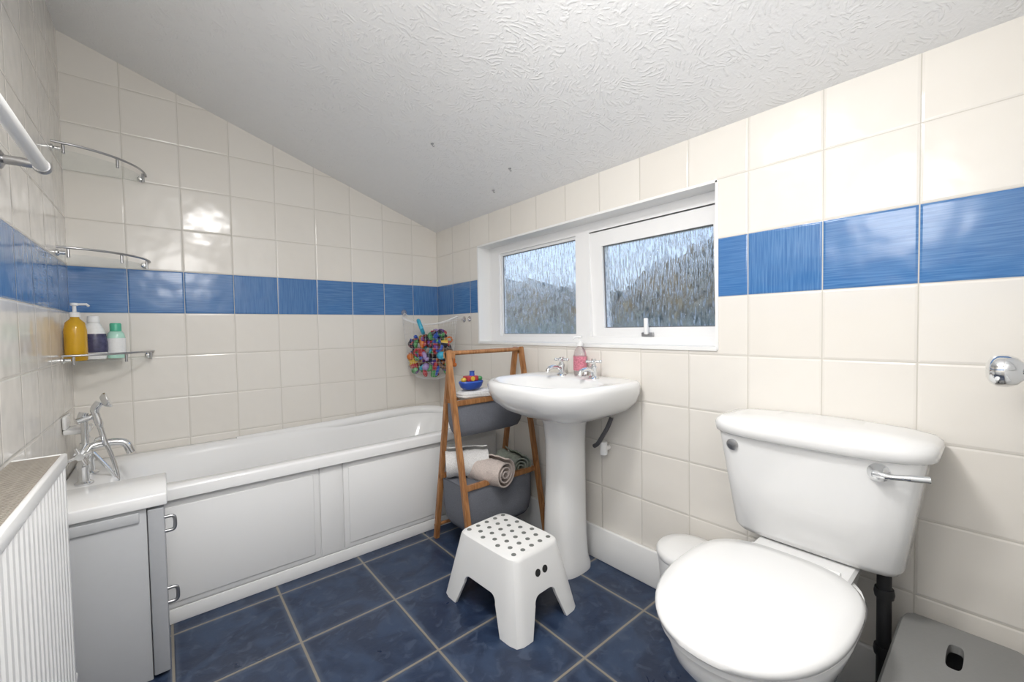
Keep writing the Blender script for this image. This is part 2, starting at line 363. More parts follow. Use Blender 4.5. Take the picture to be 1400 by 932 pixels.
tube("headrest_rim",[(-1.2,-.030,RZ-.018),(-.9,-.035,RZ-.010),(-.68,-.050,RZ-.002),(-.52,-.055,RZ+.006),(-.38,-.060,RZ+.012),(-.22,-.075,RZ+.014),(-.12,-.14,RZ+.012),(-.075,-.25,RZ+.006),(-.06,-.42,RZ-.008),(-.06,-.55,RZ-.018)],.026,M_acryl,b,N=20,smooth=True)
box("panel_base",(-W+.003,-.640,.0),(-.003,-.628,.455),M_panel,b)
box("plinth",(-W+.003,-.646,.0),(-.003,-.640,.052),M_panel,b,bev=.002)
def panel(x0,x1,nm):
    box(nm,(x0,-.647,.058),(x1,-.6395,.455),M_panel,b,bev=.002)
    f=.022
    if x1-x0>.2:
        box(nm+"_field",(x0+f,-.652,.078),(x1-f,-.6465,.425),M_panel,b,bev=.004)
panel(-W+.004,-.975,"panel_1"); panel(-.971,-.877,"panel_2"); panel(-.873,-.004,"panel_3")
# bath mixer tap
t=E("bath_mixer_tap"); ty=-.335; tx=-1.705
for k,yy in enumerate((ty-.075,ty+.075)):
    lathe("pillar_%d"%k,[(0,0),(.026,0),(.026,.006),(.016,.012),(.014,.05),(.018,.06),(.018,.075),(.013,.085),(.013,.11)],(tx,yy,RZ+.0005),M_chrome,t,N=20)
tube("body",[(tx,ty-.12,RZ+.115),(tx,ty+.12,RZ+.115)],.019,M_chrome,t)
for k,(yy,s) in enumerate(((ty-.12,-1),(ty+.12,1))):
    c=Vector((tx,yy+s*.018,RZ+.115))
    tubes("cross_handle_%d"%k,[([c-Vector((0,s*.02,0)),c+Vector((0,s*.014,0))],.012),([c+Vector((-.030,0,-.01)),c+Vector((.030,0,.01))],.006),([c+Vector((-.01,0,.030)),c+Vector((.01,0,-.030))],.006)],M_chrome,t)
tube("spout",[(tx,ty,RZ+.115),(tx+.05,ty,RZ+.125),(tx+.105,ty,RZ+.118),(tx+.125,ty,RZ+.075)],.014,M_chrome,t,smooth=True)
tube("riser",[(tx,ty,RZ+.12),(tx,ty,RZ+.225)],.011,M_chrome,t)
tubes("cradle",[([(tx-.02,ty-.02,RZ+.22),(tx+.035,ty+.01,RZ+.235)],.011),([(tx-.01,ty+.0,RZ+.22),(tx,ty,RZ+.25)],.014)],M_chrome,t)
tube("handset",[(tx+.055,ty-.01,RZ+.12),(tx+.040,ty-.01,RZ+.20),(tx+.03,ty-.01,RZ+.255),(tx+.045,ty-.01,RZ+.285)],[.009]*8+[.012]*8+[.014]*9,M_chrome,t,smooth=True)
lathe("handset_rose",[(0,0),(.020,.0),(.030,.012),(.030,.02),(0,.022)],(tx+.05,ty-.01,RZ+.285),M_chrome,t,rot=Matrix.Rotation(math.radians(70),3,'Y'),N=20)
tube("shower_hose",[(tx+.02,ty-.02,RZ+.10),(tx+.06,ty-.02,RZ+.03),(tx+.085,ty-.02,RZ-.02),(tx+.075,ty-.01,RZ+.05),(tx+.055,ty-.01,RZ+.13)],.007,M_chrome,t,smooth=True)
st=E("soap_dish"); box("dish",(-W+.001,-.30,.665),(-W+.075,-.19,.685),M_ceramic,st,bev=.006); box("dish_back",(-W+.001,-.30,.685),(-W+.012,-.19,.735),M_ceramic,st,bev=.004)

# ------------------------------------------------------------------ cabinet beside bath
c=E("bathroom_cabinet"); cy0,cy1=-.925,-.682
box("carcass",(-W+.004,cy0+.012,.0),(-1.524,cy1-.008,.522),M_cab,c,bev=.002)
box("door_leaf",(-1.522,cy0+.006,.012),(-1.484,cy1-.004,.516),M_cabd,c,bev=.003)
box("side_rail",(-W+.02,cy0+.006,.485),(-1.54,cy0+.014,.515),M_cab,c,bev=.002)
box("top_slab",(-W+.003,cy0,.524),(-1.476,cy1,.560),M_acryl,c,bev=.004)
for k,z in enumerate((.455,.232)):
    tube("handle_%d"%k,[(-1.485,-.895,z+.022),(-1.463,-.895,z+.020),(-1.459,-.895,z),(-1.463,-.895,z-.020),(-1.485,-.895,z-.022)],.005,M_steel,c,smooth=True)
# ------------------------------------------------------------------ radiator
r=E("radiator"); ry0,ry1=-2.25,-1.02; rx0,rx1=-W+.012,-1.665; rz0,rz1=.15,.742
bm=bmesh.new(); pitch=.033; n=int((ry1-ry0-.04)/pitch); prof=[(rx1-.006,ry0)]
y=ry0+.02
for i in range(n):
    prof+=[(rx1-.007,y),(rx1-.007,y+.008),(rx1,y+.013),(rx1,y+.027)]; y+=pitch
prof+=[(rx1-.007,y),(rx1-.007,ry1)]
top=[];bot=[]
for (x,yy) in prof: bot.append(bm.verts.new((x,yy,rz0+.02))); top.append(bm.verts.new((x,yy,rz1-.03)))
for i in range(len(prof)-1): bm.faces.new((bot[i],bot[i+1],top[i+1],top[i]))
frombm(bm,"front_panel",M_rad,r,True,30)
box("top_fascia",(rx1-.010,ry0,rz1-.032),(rx1+.001,ry1,rz1),M_rad,r,bev=.004)
box("bottom_rail",(rx1-.010,ry0,rz0),(rx1,ry1,rz0+.022),M_rad,r,bev=.003)
box("core",(rx0+.012,ry0+.01,rz0+.01),(rx1-.012,ry1-.01,rz1-.04),M_dot,r)
box("end_cheek",(rx0,ry1-.004,rz0+.005),(rx1-.006,ry1+.001,rz1-.001),M_rad,r,bev=.001)
gr=[]; y=ry0+.01
while y<ry1-.01: gr.append(((rx0,y,rz1-.012),(rx1-.010,y+.0045,rz1-.003))); y+=.010
for xx in (rx0,rx0+.022,rx0+.045,rx0+.068,rx1-.016): gr.append(((xx,ry0,rz1-.014),(xx+.005,ry1,rz1-.004)))
boxes("top_grille",gr,M_grille,r)
for k,yy in enumerate((-1.2,-2.05)): box("wall_bracket_%d"%k,(-W+.0005,yy,.25),(rx0+.02,yy+.03,.65),M_rad,r)
for k,yy in enumerate((-1.08,-2.2)): tube("tail_pipe_%d"%k,[(rx0+.04,yy,rz0+.02),(rx0+.04,yy,0.0)],.0075,M_paint,r)
# ------------------------------------------------------------------ towel rail
tr=E("towel_rail"); X=-1.692; zz=1.474
tube("rail",[(X,-2.15,zz),(X,-.950,zz)],.0145,M_paint,tr)
for k,yy in enumerate((-.955,-2.12)):
    tube("bracket_%d"%k,[(-W+.004,yy+.01,zz+.004),(-1.73,yy,zz+.002),(X,yy,zz)],.011,M_steel,tr)
    lathe("flange_%d"%k,[(0,0),(.025,0),(.023,.008),(.012,.014),(0,.014)],(-W+.0008,yy+.01,zz+.004),M_steel,tr,rot=Matrix.Rotation(math.radians(90),3,'Y'),N=20)
    lathe("end_cap_%d"%k,[(0,0),(.017,0),(.019,.012),(.017,.026),(0,.027)],(X,yy+(.018 if k==0 else -.01),zz),M_steel,tr,rot=Matrix.Rotation(math.radians(90 if k==0 else -90),3,'X'),N=20)
# ------------------------------------------------------------------ corner glass shelves
for z in (1.735,1.345,.935):
    s=E("corner_glass_shelf"); R=.255
    bm=bmesh.new(); lo_=[];hi_=[]
    pts=[(-W+.004,-.004)]+[(-W+.004+R*math.cos(a),-.004-R*math.sin(a)) for a in [math.pi/2*i/24 for i in range(25)]]
    for x,y in pts: lo_.append(bm.verts.new((x,y,z-.004))); hi_.append(bm.verts.new((x,y,z+.003)))
    k=len(pts)
    for i in range(k): bm.faces.new((lo_[i],lo_[(i+1)%k],hi_[(i+1)%k],hi_[i]))
    bm.faces.new(lo_); bm.faces.new(hi_); frombm(bm,"glass_plate",M_clear,s)
    arc=[Vector((-W+.004+(R+.004)*math.cos(a),-.004-(R+.004)*math.sin(a),z+.026)) for a in [math.pi/2*i/20 for i in range(21)]]
    lst=[(arc,.0044)]
    for a in (.12,.8,1.45):
        p=Vector((-W+.004+(R-.004)*math.cos(a),-.004-(R-.004)*math.sin(a),z)); lst.append(([p-Vector((0,0,.010)),p+Vector((0,0,.026))],.0048))
    tubes("gallery_rail",lst,M_steel,s)
    for nm,cc,rt in (("bracket_1",(-W+.245,-.001,z+.008),Matrix.Rotation(math.radians(90),3,'X')),("bracket_2",(-W+.001,-.245,z+.008),Matrix.Rotation(math.radians(90),3,'Y'))):
        lathe(nm,[(0,0),(.013,0),(.013,.006),(.008,.010),(.008,.026),(0,.027)],cc,M_chrome,s,rot=rt,N=16)
zs=.9385
y_=E("soap_pump_bottle"); c0=(-1.733,-.195,zs)
lathe("bottle",[(0,0),(.030,0),(.033,.01),(.033,.12),(.028,.15),(.014,.165),(.012,.175)],c0,M_yellow,y_,sx=1,sy=1.15)
lathe("pump_collar",[(0,.172),(.016,.172),(.016,.190),(.006,.193),(.006,.215),(.012,.217),(.012,.227),(0,.228)],c0,M_plast,y_,N=20)
tube("pump_nozzle",[(c0[0],c0[1],zs+.222),(c0[0]+.035,c0[1]-.01,zs+.222),(c0[0]+.042,c0[1]-.012,zs+.214)],.0045,M_plast,y_)
y_=E("shampoo_bottle"); c0=(-1.690,-.105,zs)
lathe("bottle",[(0,0),(.034,0),(.038,.015),(.040,.06),(.034,.115),(.022,.145),(.016,.155)],c0,M_labw,y_,sy=.7)
lathe("label",[(.0395,.028),(.0405,.045),(.0400,.07),(.036,.105)],c0,M_darkb,y_,sx=1.02,sy=.73)
lathe("cap",[(0,.152),(.020,.152),(.018,.178),(0,.180)],c0,M_labw,y_,sy=.8)
y_=E("toiletry_bottle"); c0=(-1.625,-.085,zs)
lathe("bottle",[(0,0),(.028,0),(.030,.01),(.030,.085),(.026,.105),(.016,.118)],c0,M_mint,y_,sy=.75)
lathe("label",[(.0305,.02),(.0305,.085)],c0,M_labw,y_,sx=1.02,sy=.77)
lathe("cap",[(0,.115),(.019,.115),(.019,.145),(.016,.150),(0,.150)],c0,M_green,y_,N=24)

# ------------------------------------------------------------------ ladder shelf
ls=E("ladder_shelf"); ax0,ax1=-.482,-.042; ay=-.912; H=.940; SP=.178
for k,x in enumerate((ax0,ax1)):
    beam("leg_front_%d"%k,(x,ay-SP,0),(x,ay-.006,H),.024,.024,(1,0,0),M_wood,ls)
    beam("leg_back_%d"%k,(x+(.024 if k==0 else -.024),ay+SP,0),(x+(.024 if k==0 else -.024),ay+.006,H),.024,.024,(1,0,0),M_wood,ls)
    beam("top_block_%d"%k,(x-.012 if k else x-.012,ay,H-.02),(x+.036 if k==0 else x+.012,ay,H-.02),.03,.03,(0,1,0),M_wood,ls)
tube("top_rail",[(ax0,ay,H-.012),(ax1,ay,H-.012)],.0105,M_wood,ls)
tube("bottom_stretcher",[(ax0+.01,ay+SP*.93,.07),(ax1-.01,ay+SP*.93,.07)],.008,M_wood,ls)
def basket(zt,zb,nm):
    hw=SP*(1-zt/H)+.004; yf,yb=ay-hw,ay+hw
    for s_,yy in (("front",yf),("back",yb)):
        beam(nm+"_rim_"+s_,(ax0+.012,yy+( .010 if s_=="front" else -.010),zt),(ax1-.012,yy+(.010 if s_=="front" else -.010),zt),.020,.024,(0,1,0),M_wood,ls)
    x0,x1=ax0+.014,ax1-.014; y0,y1=yf+.006,yb-.006
    prm=((zt-.004,0,.006,10),(zt-.05,.002,.000,9),(zt-(zt-zb)*.6,.006,-.004,8),(zb+.035,.012,-.001,6.5),(zb+.010,.024,.010,5.5),(zb,.05,.03,5))
    loops=[se((x0+x1)/2,(y0+y1)/2,z,(x1-x0)/2-ix,(x1-x0)/2-ix,(y1-y0)/2-iy,nn,72) for z,ix,iy,nn in prm]
    inner=[se((x0+x1)/2,(y0+y1)/2,z,(x1-x0)/2-ix,(x1-x0)/2-ix,(y1-y0)/2-iy,nn,72) for z,ix,iy,nn in ((zb+.012,.07,.04,5),(zb+.04,.03,.02,5),(zt-.05,.010,.008,8),(zt-.004,.008,.014,9))]
    loft(nm+"_fabric",loops+inner,M_basket,ls,cap0=False,sharp=70)
basket(.700,.535,"upper_basket"); basket(.330,.105,"lower_basket")
def towel_roll(par,nm,c,length,rad,ang,mat,tilt=0):
    bm=bmesh.new(); turns=3.2; n=90; th=.0055; R=Matrix.Rotation(math.radians(ang),3,'Z')@Matrix.Rotation(math.radians(tilt),3,'X'); cols=[]
    K=10
    for i in range(n+1):
        t=i/n; a=t*turns*2*math.pi; rr=.008+(rad-.010)*t
        row=[]
        for side in (1,-1):
            for j in range(K+1):
                jj=j if side==1 else K-j
                u=jj/K-.5; wob=.0022*math.sin(a*2+u*9)+.0018*math.sin(u*25+a)
                q=rr+side*th*.5+wob
                row.append(bm.verts.new(Vector(c)+R@Vector((q*math.cos(a),u*length*(1+.02*math.sin(a)),q*math.sin(a)))))
        cols.append(row)
    m_=len(cols[0])
    for a_,b_ in zip(cols,cols[1:]):
        for j in range(m_): bm.faces.new((a_[j],a_[(j+1)%m_],b_[(j+1)%m_],b_[j]))
    bm.faces.new(cols[0]); bm.faces.new(cols[-1])
    return frombm(bm,nm,mat,par,True,70)
tw=E("towel_stack")
towel_roll(tw,"towel_roll_1",(-.310,-.985,.368),.20,.072,14,M_towel2)
towel_roll(tw,"towel_roll_2",(-.365,-.880,.395),.20,.075,60,M_towel)
towel_roll(tw,"towel_roll_3",(-.125,-.93,.352),.18,.060,-8,M_towelp)
towel_roll(tw,"towel_roll_4",(-.215,-.86,.340),.20,.055,10,M_towelp)
def cushion(par,nm,c,dx,dy,dz,mat,rot=0,seed=0):
    bm=bmesh.new(); bmesh.ops.create_icosphere(bm,subdivisions=4,radius=1); rr=random.Random(seed); a=[rr.uniform(0,6) for _ in range(4)]
    for v in bm.verts:
        p=v.co; k=(abs(p.x)**4+abs(p.y)**4+abs(p.z)**2.4)**(-1/3.2)
        q=Vector((p.x*k*dx,p.y*k*dy,p.z*k*dz)); q*=1+.04*math.sin(p.x*7+a[0])*math.sin(p.y*6+a[1])+.03*math.sin(p.z*14+a[2]+p.x*3)
        v.co=Matrix.Rotation(math.radians(rot),3,'Z')@q+Vector(c)
    return frombm(bm,nm,mat,par,True,80)
tw2=E("folded_towel")
cushion(tw2,"fold_1",(-.33,-.910,.686),.100,.036,.026,M_towel,3,1); cushion(tw2,"fold_2",(-.325,-.912,.728),.098,.040,.022,M_towel,-3,2)
cushion(tw2,"fold_3",(-.15,-.91,.682),.070,.036,.03,M_towel2,0,5)

def toyshape(bm,c,s,kind,mi,rr):
    rot=Euler((rr.uniform(0,6),rr.uniform(0,6),rr.uniform(0,6))).to_matrix().to_4x4(); mt=Matrix.Translation(c)@rot
    n0=len(bm.faces)
    if kind==0: bmesh.ops.create_icosphere(bm,subdivisions=2,radius=s,matrix=mt)
    elif kind==1: bmesh.ops.create_cone(bm,cap_ends=True,segments=14,radius1=s,radius2=s*.5,depth=s*1.5,matrix=mt)
    elif kind==2:
        pts=[mt@Vector((s*math.cos(a),s*math.sin(a),0)) for a in [2*math.pi*i/14 for i in range(14)]]; tube_bm(bm,pts+[pts[0]],s*.3,8)
    elif kind==3:
        bmesh.ops.create_icosphere(bm,subdivisions=2,radius=s*.75,matrix=mt@Matrix.Diagonal((1.5,.8,.9,1)))
        bmesh.ops.create_icosphere(bm,subdivisions=2,radius=s*.5,matrix=mt@Matrix.Translation((s*.8,0,s*.6)))
    else:
        L=[]
        for zz_ in (-s*.3,s*.3): L.append([bm.verts.new(mt@Vector((math.cos(2*math.pi*i/10)*(s if i%2 else s*.5),math.sin(2*math.pi*i/10)*(s if i%2 else s*.5),zz_))) for i in range(10)])
        for i in range(10): bm.faces.new((L[0][i],L[0][(i+1)%10],L[1][(i+1)%10],L[1][i]))
        bm.faces.new(L[0]); bm.faces.new(L[1])
    bm.faces.ensure_lookup_table()
    for f in bm.faces[n0:]: f.material_index=mi
# toy boat: hull, cabin, funnel, lamps
tb=E("toy_boat"); q=Vector((-.362,-.925,.755)); S=1.35
def hull(z,a,b_): return [p for p in se(q.x,q.y,q.z+z*S,a*S,a*S,b_*S,2.4,28)]
loft("hull",[hull(0,.030,.018),hull(.008,.040,.024),hull(.024,.047,.028),hull(.028,.045,.026)],TOY[1],tb)
box("cabin",(q.x-.024*S,q.y-.016*S,q.z+.028*S),(q.x+.022*S,q.y+.016*S,q.z+.046*S),TOY[0],tb,bev=.004)
lathe("funnel",[(0,0),(.013,0),(.011,.018),(.014,.022),(0,.022)],(q.x+.006,q.y,q.z+.046*S),TOY[1],tb,N=18)
lathe("window_ring",[(0,0),(.011,0),(.011,.004),(0,.004)],(q.x-.005,q.y-.0165*S,q.z+.037*S),TOY[2],tb,rot=Matrix.Rotation(math.radians(90),3,'X'),N=18)
lathe("bow_ball",[(0,0),(.010,.003),(.015,.012),(.010,.021),(0,.024)],(q.x+.045,q.y-.006,q.z+.026*S),TOY[3],tb,N=18)
lathe("stern_ball",[(0,0),(.010,.003),(.014,.011),(.010,.019),(0,.022)],(q.x-.045,q.y-.006,q.z+.026*S),TOY[2],tb,N=18)
# ------------------------------------------------------------------ toy net in corner
nb=E("bath_toy_net"); ux=Vector((.595,-.804,0)); uy=Vector((.804,.595,0)); ctr=Vector((-.185,-.215,0))
A_=Vector((-.253,-.004,1.150)); B_=Vector((-.004,-.330,1.098))
N_=40; rows=[]
for z,wd,dp in ((1.085,.185,.030),(1.04,.175,.050),(.98,.166,.066),(.92,.160,.072),(.86,.154,.074),(.81,.144,.068),(.770,.124,.056),(.738,.092,.036),(.726,.05,.015)):
    lp=[]
    for i in range(N_):
        a=2*math.pi*i/N_; zz_=z+((.045*abs(math.cos(a))**2-.015) if z>1.08 else 0)
        lp.append(ctr+ux*wd*math.cos(a)+uy*dp*math.sin(a)+Vector((0,0,zz_)))
    rows.append(lp)
rows2=[]
for a,b2 in zip(rows,rows[1:]):
    for k in range(2): rows2.append([p.lerp(q_,k/2) for p,q_ in zip(a,b2)])
rows2.append(rows[-1])
o=loft("net_bag",rows2,M_net,nb,cap0=False,cap1=False)
md=o.modifiers.new("w",'WIREFRAME'); md.thickness=.0010; md.use_even_offset=False
top=rows[0]
tubes("net_cords",[(top+[top[0]],.0036),([A_,top[N_//2]],.0022),([B_,top[0]],.0022)]+[([A_,top[N_//2+k]],.0011) for k in (-7,-3,3,7)]+[([B_,top[k]],.0011) for k in (3,7,-3,-7)],M_net,nb,N=6)
lathe("suction_cup_1",[(0,0),(.020,0),(.012,.006),(.006,.010),(.006,.016),(0,.017)],(A_.x,-.0008,1.150),M_clearb,nb,rot=Matrix.Rotation(math.radians(90),3,'X'),N=20)
lathe("suction_cup_2",[(0,0),(.020,0),(.012,.006),(.006,.010),(.006,.016),(0,.017)],(-.0008,B_.y,1.098),M_clearb,nb,rot=Matrix.Rotation(math.radians(-90),3,'Y'),N=20)
bm=bmesh.new(); rr=random.Random(11)
for i in range(120):
    z=rr.uniform(.765,1.02)
    k=1 if z>.82 else .74
    u=rr.uniform(-.135,.135)*k; v_=rr.uniform(-.044,.035)*k
    if z>.98: u=u*.6+.02
    toyshape(bm,ctr+ux*u+uy*v_+Vector((0,0,z)),rr.uniform(.017,.032),rr.choice((0,1,1,2,3,3,4)),rr.choice((0,1,1,2,3,3,4,4,5,6,7,7,8,9,9,7)),rr)
toyshape(bm,ctr+ux*-.05+uy*-.02+Vector((0,0,1.055)),.042,2,6,rr)
frombm(bm,"toys",TOY,nb,True,40)
sc_=E("suction_hook"); lathe("cup",[(0,0),(.018,0),(.010,.006),(.006,.012),(0,.013)],(-.0008,-.39,1.10),M_clearb,sc_,rot=Matrix.Rotation(math.radians(-90),3,'Y'),N=20)

# ------------------------------------------------------------------ basin
s=E("pedestal_sink"); sy=-1.348; bz=.822
def D(z,xf_,hw,xb_=-.002,n=2.7): cx=-.19; return se(cx,sy,z,(xb_-cx),cx-xf_,hw,n,72,n2=7)
L=[D(.645,-.23,.085,-.06),D(.655,-.27,.115,-.04),D(.675,-.345,.175,-.01),D(.705,-.415,.235,-.002),D(.740,-.455,.272,-.002),D(.775,-.472,.287,-.002),D(.800,-.476,.290,-.002),D(.815,-.472,.287,-.003),D(.822,-.462,.279,-.008),D(.8225,-.448,.268,-.016)]
def IN(z,x0,x1,hw,n=2.6): return se((x0+x1)/2,sy,z,(x1-x0)/2,(x1-x0)/2,hw,n,72)
L+=[IN(.820,-.435,-.135,.245,3),IN(.812,-.425,-.145,.232,2.8),IN(.780,-.410,-.155,.212),IN(.735,-.385,-.175,.172),IN(.705,-.345,-.205,.11),IN(.698,-.30,-.25,.03)]
loft("basin",L,M_ceramic,s,cap0=True,sharp=75)
def PD(z,x0,x1,hw,n=2.6): return se((x0+x1)/2,sy+.034,z,(x1-x0)/2,(x1-x0)/2,hw,n,48)
loft("pedestal",[PD(0,-.258,-.05,.102,3),PD(.02,-.258,-.05,.102,3),PD(.05,-.248,-.055,.094),PD(.15,-.228,-.06,.087),PD(.4,-.216,-.06,.082),PD(.55,-.216,-.06,.083),PD(.62,-.225,-.055,.087),PD(.668,-.25,-.04,.10)],M_ceramic,s)
lathe("drain",[(0,0),(.022,0),(.022,.003),(0,.003)],(-.275,sy,.698),M_chrome,s,N=20)
for k,yy in enumerate((sy+.098,sy-.086)):
    tp=E("basin_tap_%d"%k); tp.parent=s; x=-.085
    lathe("tap_body",[(0,0),(.023,0),(.022,.006),(.013,.012),(.013,.04),(.016,.048),(.010,.056),(.007,.066),(0,.067)],(x,yy,bz-.001),M_chrome,tp,N=20)
    tube("tap_spout",[(x,yy,bz+.026),(x-.04,yy,bz+.040),(x-.080,yy,bz+.036),(x-.092,yy,bz+.018)],.009,M_chrome,tp,smooth=True)
    cc=Vector((x,yy,bz+.070)); l=[([cc+Vector((0,0,-.006)),cc+Vector((0,0,.012))],.010)]
    for a in (.5,.5+math.pi/2): v_=Vector((math.cos(a),math.sin(a),0))*.027; l.append(([cc-v_,cc+v_],.0055))
    tubes("tap_cross_head",l,M_chrome,tp)
    bm=bmesh.new()
    for a in (.5,.5+math.pi/2,.5+math.pi,.5+1.5*math.pi): bmesh.ops.create_icosphere(bm,subdivisions=2,radius=.0075,matrix=Matrix.Translation(cc+Vector((math.cos(a),math.sin(a),0))*.028))
    frombm(bm,"tap_knobs",M_chrome,tp,True,60)
hs=E("hand_soap_bottle"); c0=(-.045,-1.325,bz+.0012)
lathe("bottle",[(0,0),(.030,0),(.033,.008),(.033,.085),(.026,.112),(.013,.126),(.012,.132)],c0,M_clearb,hs,sx=.72)
lathe("label",[(.0335,.022),(.0335,.085)],c0,M_label,hs,sx=.74,sy=1.01)
lathe("pump",[(0,.130),(.014,.130),(.014,.146),(.005,.149),(.005,.166),(.011,.168),(.011,.176),(0,.177)],c0,M_plast,hs,N=20)
tube("pump_nozzle",[(c0[0],c0[1],bz+.171),(c0[0]-.03,c0[1]+.006,bz+.171),(c0[0]-.036,c0[1]+.007,bz+.163)],.0042,M_plast,hs)
pp=E("sink_waste_pipe")
tube("hose",[(-.04,sy-.14,.655),(-.05,sy-.125,.61),(-.06,sy-.105,.57),(-.05,sy-.075,.535),(-.05,sy-.055,.52)],.009,M_flex,pp,smooth=True)
tube("valve",[(-.035,sy-.095,.545),(-.035,sy-.095,.490)],.016,M_paint,pp)
tube("wall_pipe",[(-.035,sy-.095,.515),(-.002,sy-.095,.515)],.012,M_paint,pp)

# ------------------------------------------------------------------ step stool
ss=E("step_stool"); cx,cy=-.487,-1.337; Rz=Matrix.Rotation(math.radians(3),3,'Z')
def rl(z,hx,hy,n=9,N=64): return [Rz@(p)+Vector((cx,cy,0)) for p in se(0,0,z,hx,hx,hy,n,N)]
hx0,hy0,hx1,hy1,HS=.160,.214,.118,.156,.258
body=loft("stool_body",[rl(0,hx0,hy0,12),rl(.241,hx1+.003,hy1+.004,9),rl(.252,hx1,hy1,9),rl(HS,hx1-.008,hy1-.008,9)],M_plast,ss)
inner=loft("cut",[rl(-.02,hx0-.008,hy0-.008,12),rl(.242,hx1-.010,hy1-.010,9)],None)
boolean(body,inner)
def arch(h0,h1,z1,axis,off=.3):
    pts=[(-h0-.012,-.02),(h0+.012,-.02)]; rr_=.028
    for a in range(0,7): t_=a/6*math.pi/2; pts.append((h1-rr_+rr_*math.cos(t_),z1-rr_+rr_*math.sin(t_)))
    for a in range(0,7): t_=math.pi/2+a/6*math.pi/2; pts.append((-h1+rr_+rr_*math.cos(t_),z1-rr_+rr_*math.sin(t_)))
    lo2=[]
    for s_ in (-off,off): lo2.append([Rz@(Vector((s_,u,z)) if axis=='x' else Vector((u,s_,z)))+Vector((cx,cy,0)) for u,z in pts])
    return loft("cut",lo2,None,smooth=False)
boolean(body,arch(.124,.088,.120,'x')); boolean(body,arch(.082,.052,.120,'y'))
body.data.materials.clear(); body.data.materials.append(M_plast)
md=body.modifiers.new("bev",'BEVEL'); md.width=.004; md.segments=2; md.limit_method='ANGLE'; md.angle_limit=math.radians(40)
for p in body.data.polygons: p.use_smooth=True
body.data.set_sharp_from_angle(angle=math.radians(35))
bm=bmesh.new()
for i in range(7):
    for j in range(5):
        if (i%2==1) and j==4: continue
        px=(j-2+(.5 if i%2 else 0))*.044; py=(i-3)*.042
        p=Rz@Vector((px,py,HS+.0004))+Vector((cx,cy,0))
        bmesh.ops.create_cone(bm,cap_ends=True,segments=18,radius1=.0092,radius2=.0084,depth=.0024,matrix=Matrix.Translation(p))
frombm(bm,"grip_dots",M_dot,ss,True,40)
for k,u in enumerate((-.018,.018)):
    tl=math.atan((hy0-hy1)/HS); p=Rz@Vector((u,-(hy0-(hy0-hy1)*(.185/.246))-.001,.185))+Vector((cx,cy,0))
    lathe("finger_hole_%d"%k,[(0,0),(.0125,0),(.0125,.0022),(0,.0022)],p,M_dark,ss,rot=Rz@Matrix.Rotation(math.radians(90)-tl,3,'X'),N=24)

# ------------------------------------------------------------------ toilet
t=E("toilet"); tyc=-2.205; tc_=-2.212
def EG(z,xb_,xf_,hw,n=2.3,n2=3.2,k=.42): 
    cx=xb_-(xb_-xf_)*k; return se(cx,tyc+.010,z,xb_-cx,cx-xf_,hw,n,64,n2=n2)
L=[EG(0,-.14,-.53,.110),EG(.025,-.14,-.53,.110),EG(.05,-.15,-.52,.100),EG(.14,-.15,-.52,.094),EG(.22,-.14,-.57,.104),EG(.30,-.14,-.655,.140),EG(.36,-.15,-.708,.160),EG(.395,-.16,-.720,.168),EG(.408,-.17,-.714,.164)]
loft("pan",L,M_ceramic,t,sharp=60)
loft("pan_shelf",[se(-.155,tyc,z,hx,hx,hw,7,48) for z,hx,hw in ((.27,.06,.075),(.33,.10,.095),(.385,.135,.108),(.415,.138,.114),(.421,.132,.108))],M_ceramic,t)
loft("seat_ring",[EG(.410,-.268,-.726,.169,2.2,3.0),EG(.414,-.262,-.732,.174,2.2,3.0),EG(.424,-.262,-.732,.174,2.2,3.0),EG(.428,-.268,-.727,.170,2.2,3.0)],M_seat,t)
loft("seat_lid",[EG(.430,-.262,-.735,.173,2.2,3.0),EG(.434,-.254,-.742,.179,2.2,3.0),EG(.444,-.254,-.742,.179,2.2,3.0),EG(.451,-.262,-.735,.172,2.2,3.0),EG(.456,-.30,-.693,.145,2.2,2.8),EG(.459,-.36,-.615,.09,2.2,2.4),EG(.460,-.45,-.52,.03,2,2)],M_seat,t,sharp=60)
for k,dy in enumerate((-.075,.075)): tube("hinge_%d"%k,[(-.250,tyc+dy-.022,.432),(-.250,tyc+dy+.022,.432)],.011,M_seat,t)
def CI(z,xf_,hw,n=6,xb_=-.004): return se((xb_+xf_)/2,tc_,z,(xb_-xf_)/2,(xb_-xf_)/2,hw,n,64)
loft("cistern",[CI(.422,-.150,.168,5),CI(.428,-.165,.180,5.5),CI(.445,-.176,.189),CI(.60,-.192,.211),CI(.722,-.204,.228)],M_ceramic,t,sharp=60)
def LD(z,xf_,hw,n=6): return se(-.10,tc_,z,.096,-.10-xf_,hw,3.6,64,n2=9)
loft("cistern_lid",[LD(.716,-.214,.236),LD(.722,-.224,.244),LD(.740,-.227,.247),LD(.752,-.222,.244),LD(.761,-.205,.232),LD(.767,-.17,.19),LD(.770,-.13,.10)],M_ceramic,t,sharp=60)
Rx=Matrix.Rotation(math.radians(-90),3,'Y')
lathe("flush_boss",[(0,-.004),(.021,-.004),(.021,.008),(.014,.016),(.010,.026),(0,.027)],(-.200,-2.362,.690),M_chrome,t,rot=Rx,N=24)
tube("flush_lever",[(-.222,-2.356,.690),(-.226,-2.382,.690),(-.222,-2.415,.694),(-.214,-2.448,.697)],[.008]*8+[.0065]*8+[.0075]*9,M_chrome,t,smooth=True)
lathe("overflow_cap",[(0,-.004),(.016,-.004),(.016,.003),(.010,.005),(0,.005)],(-.1985,-2.036,.688),M_steel,t,rot=Rx,N=24)
bp=E("soil_pipe")
tube("pipe",[(-.085,-2.358,.0),(-.085,-2.358,.15),(-.085,-2.358,.30),(-.088,-2.358,.408)],.015,M_black,bp)
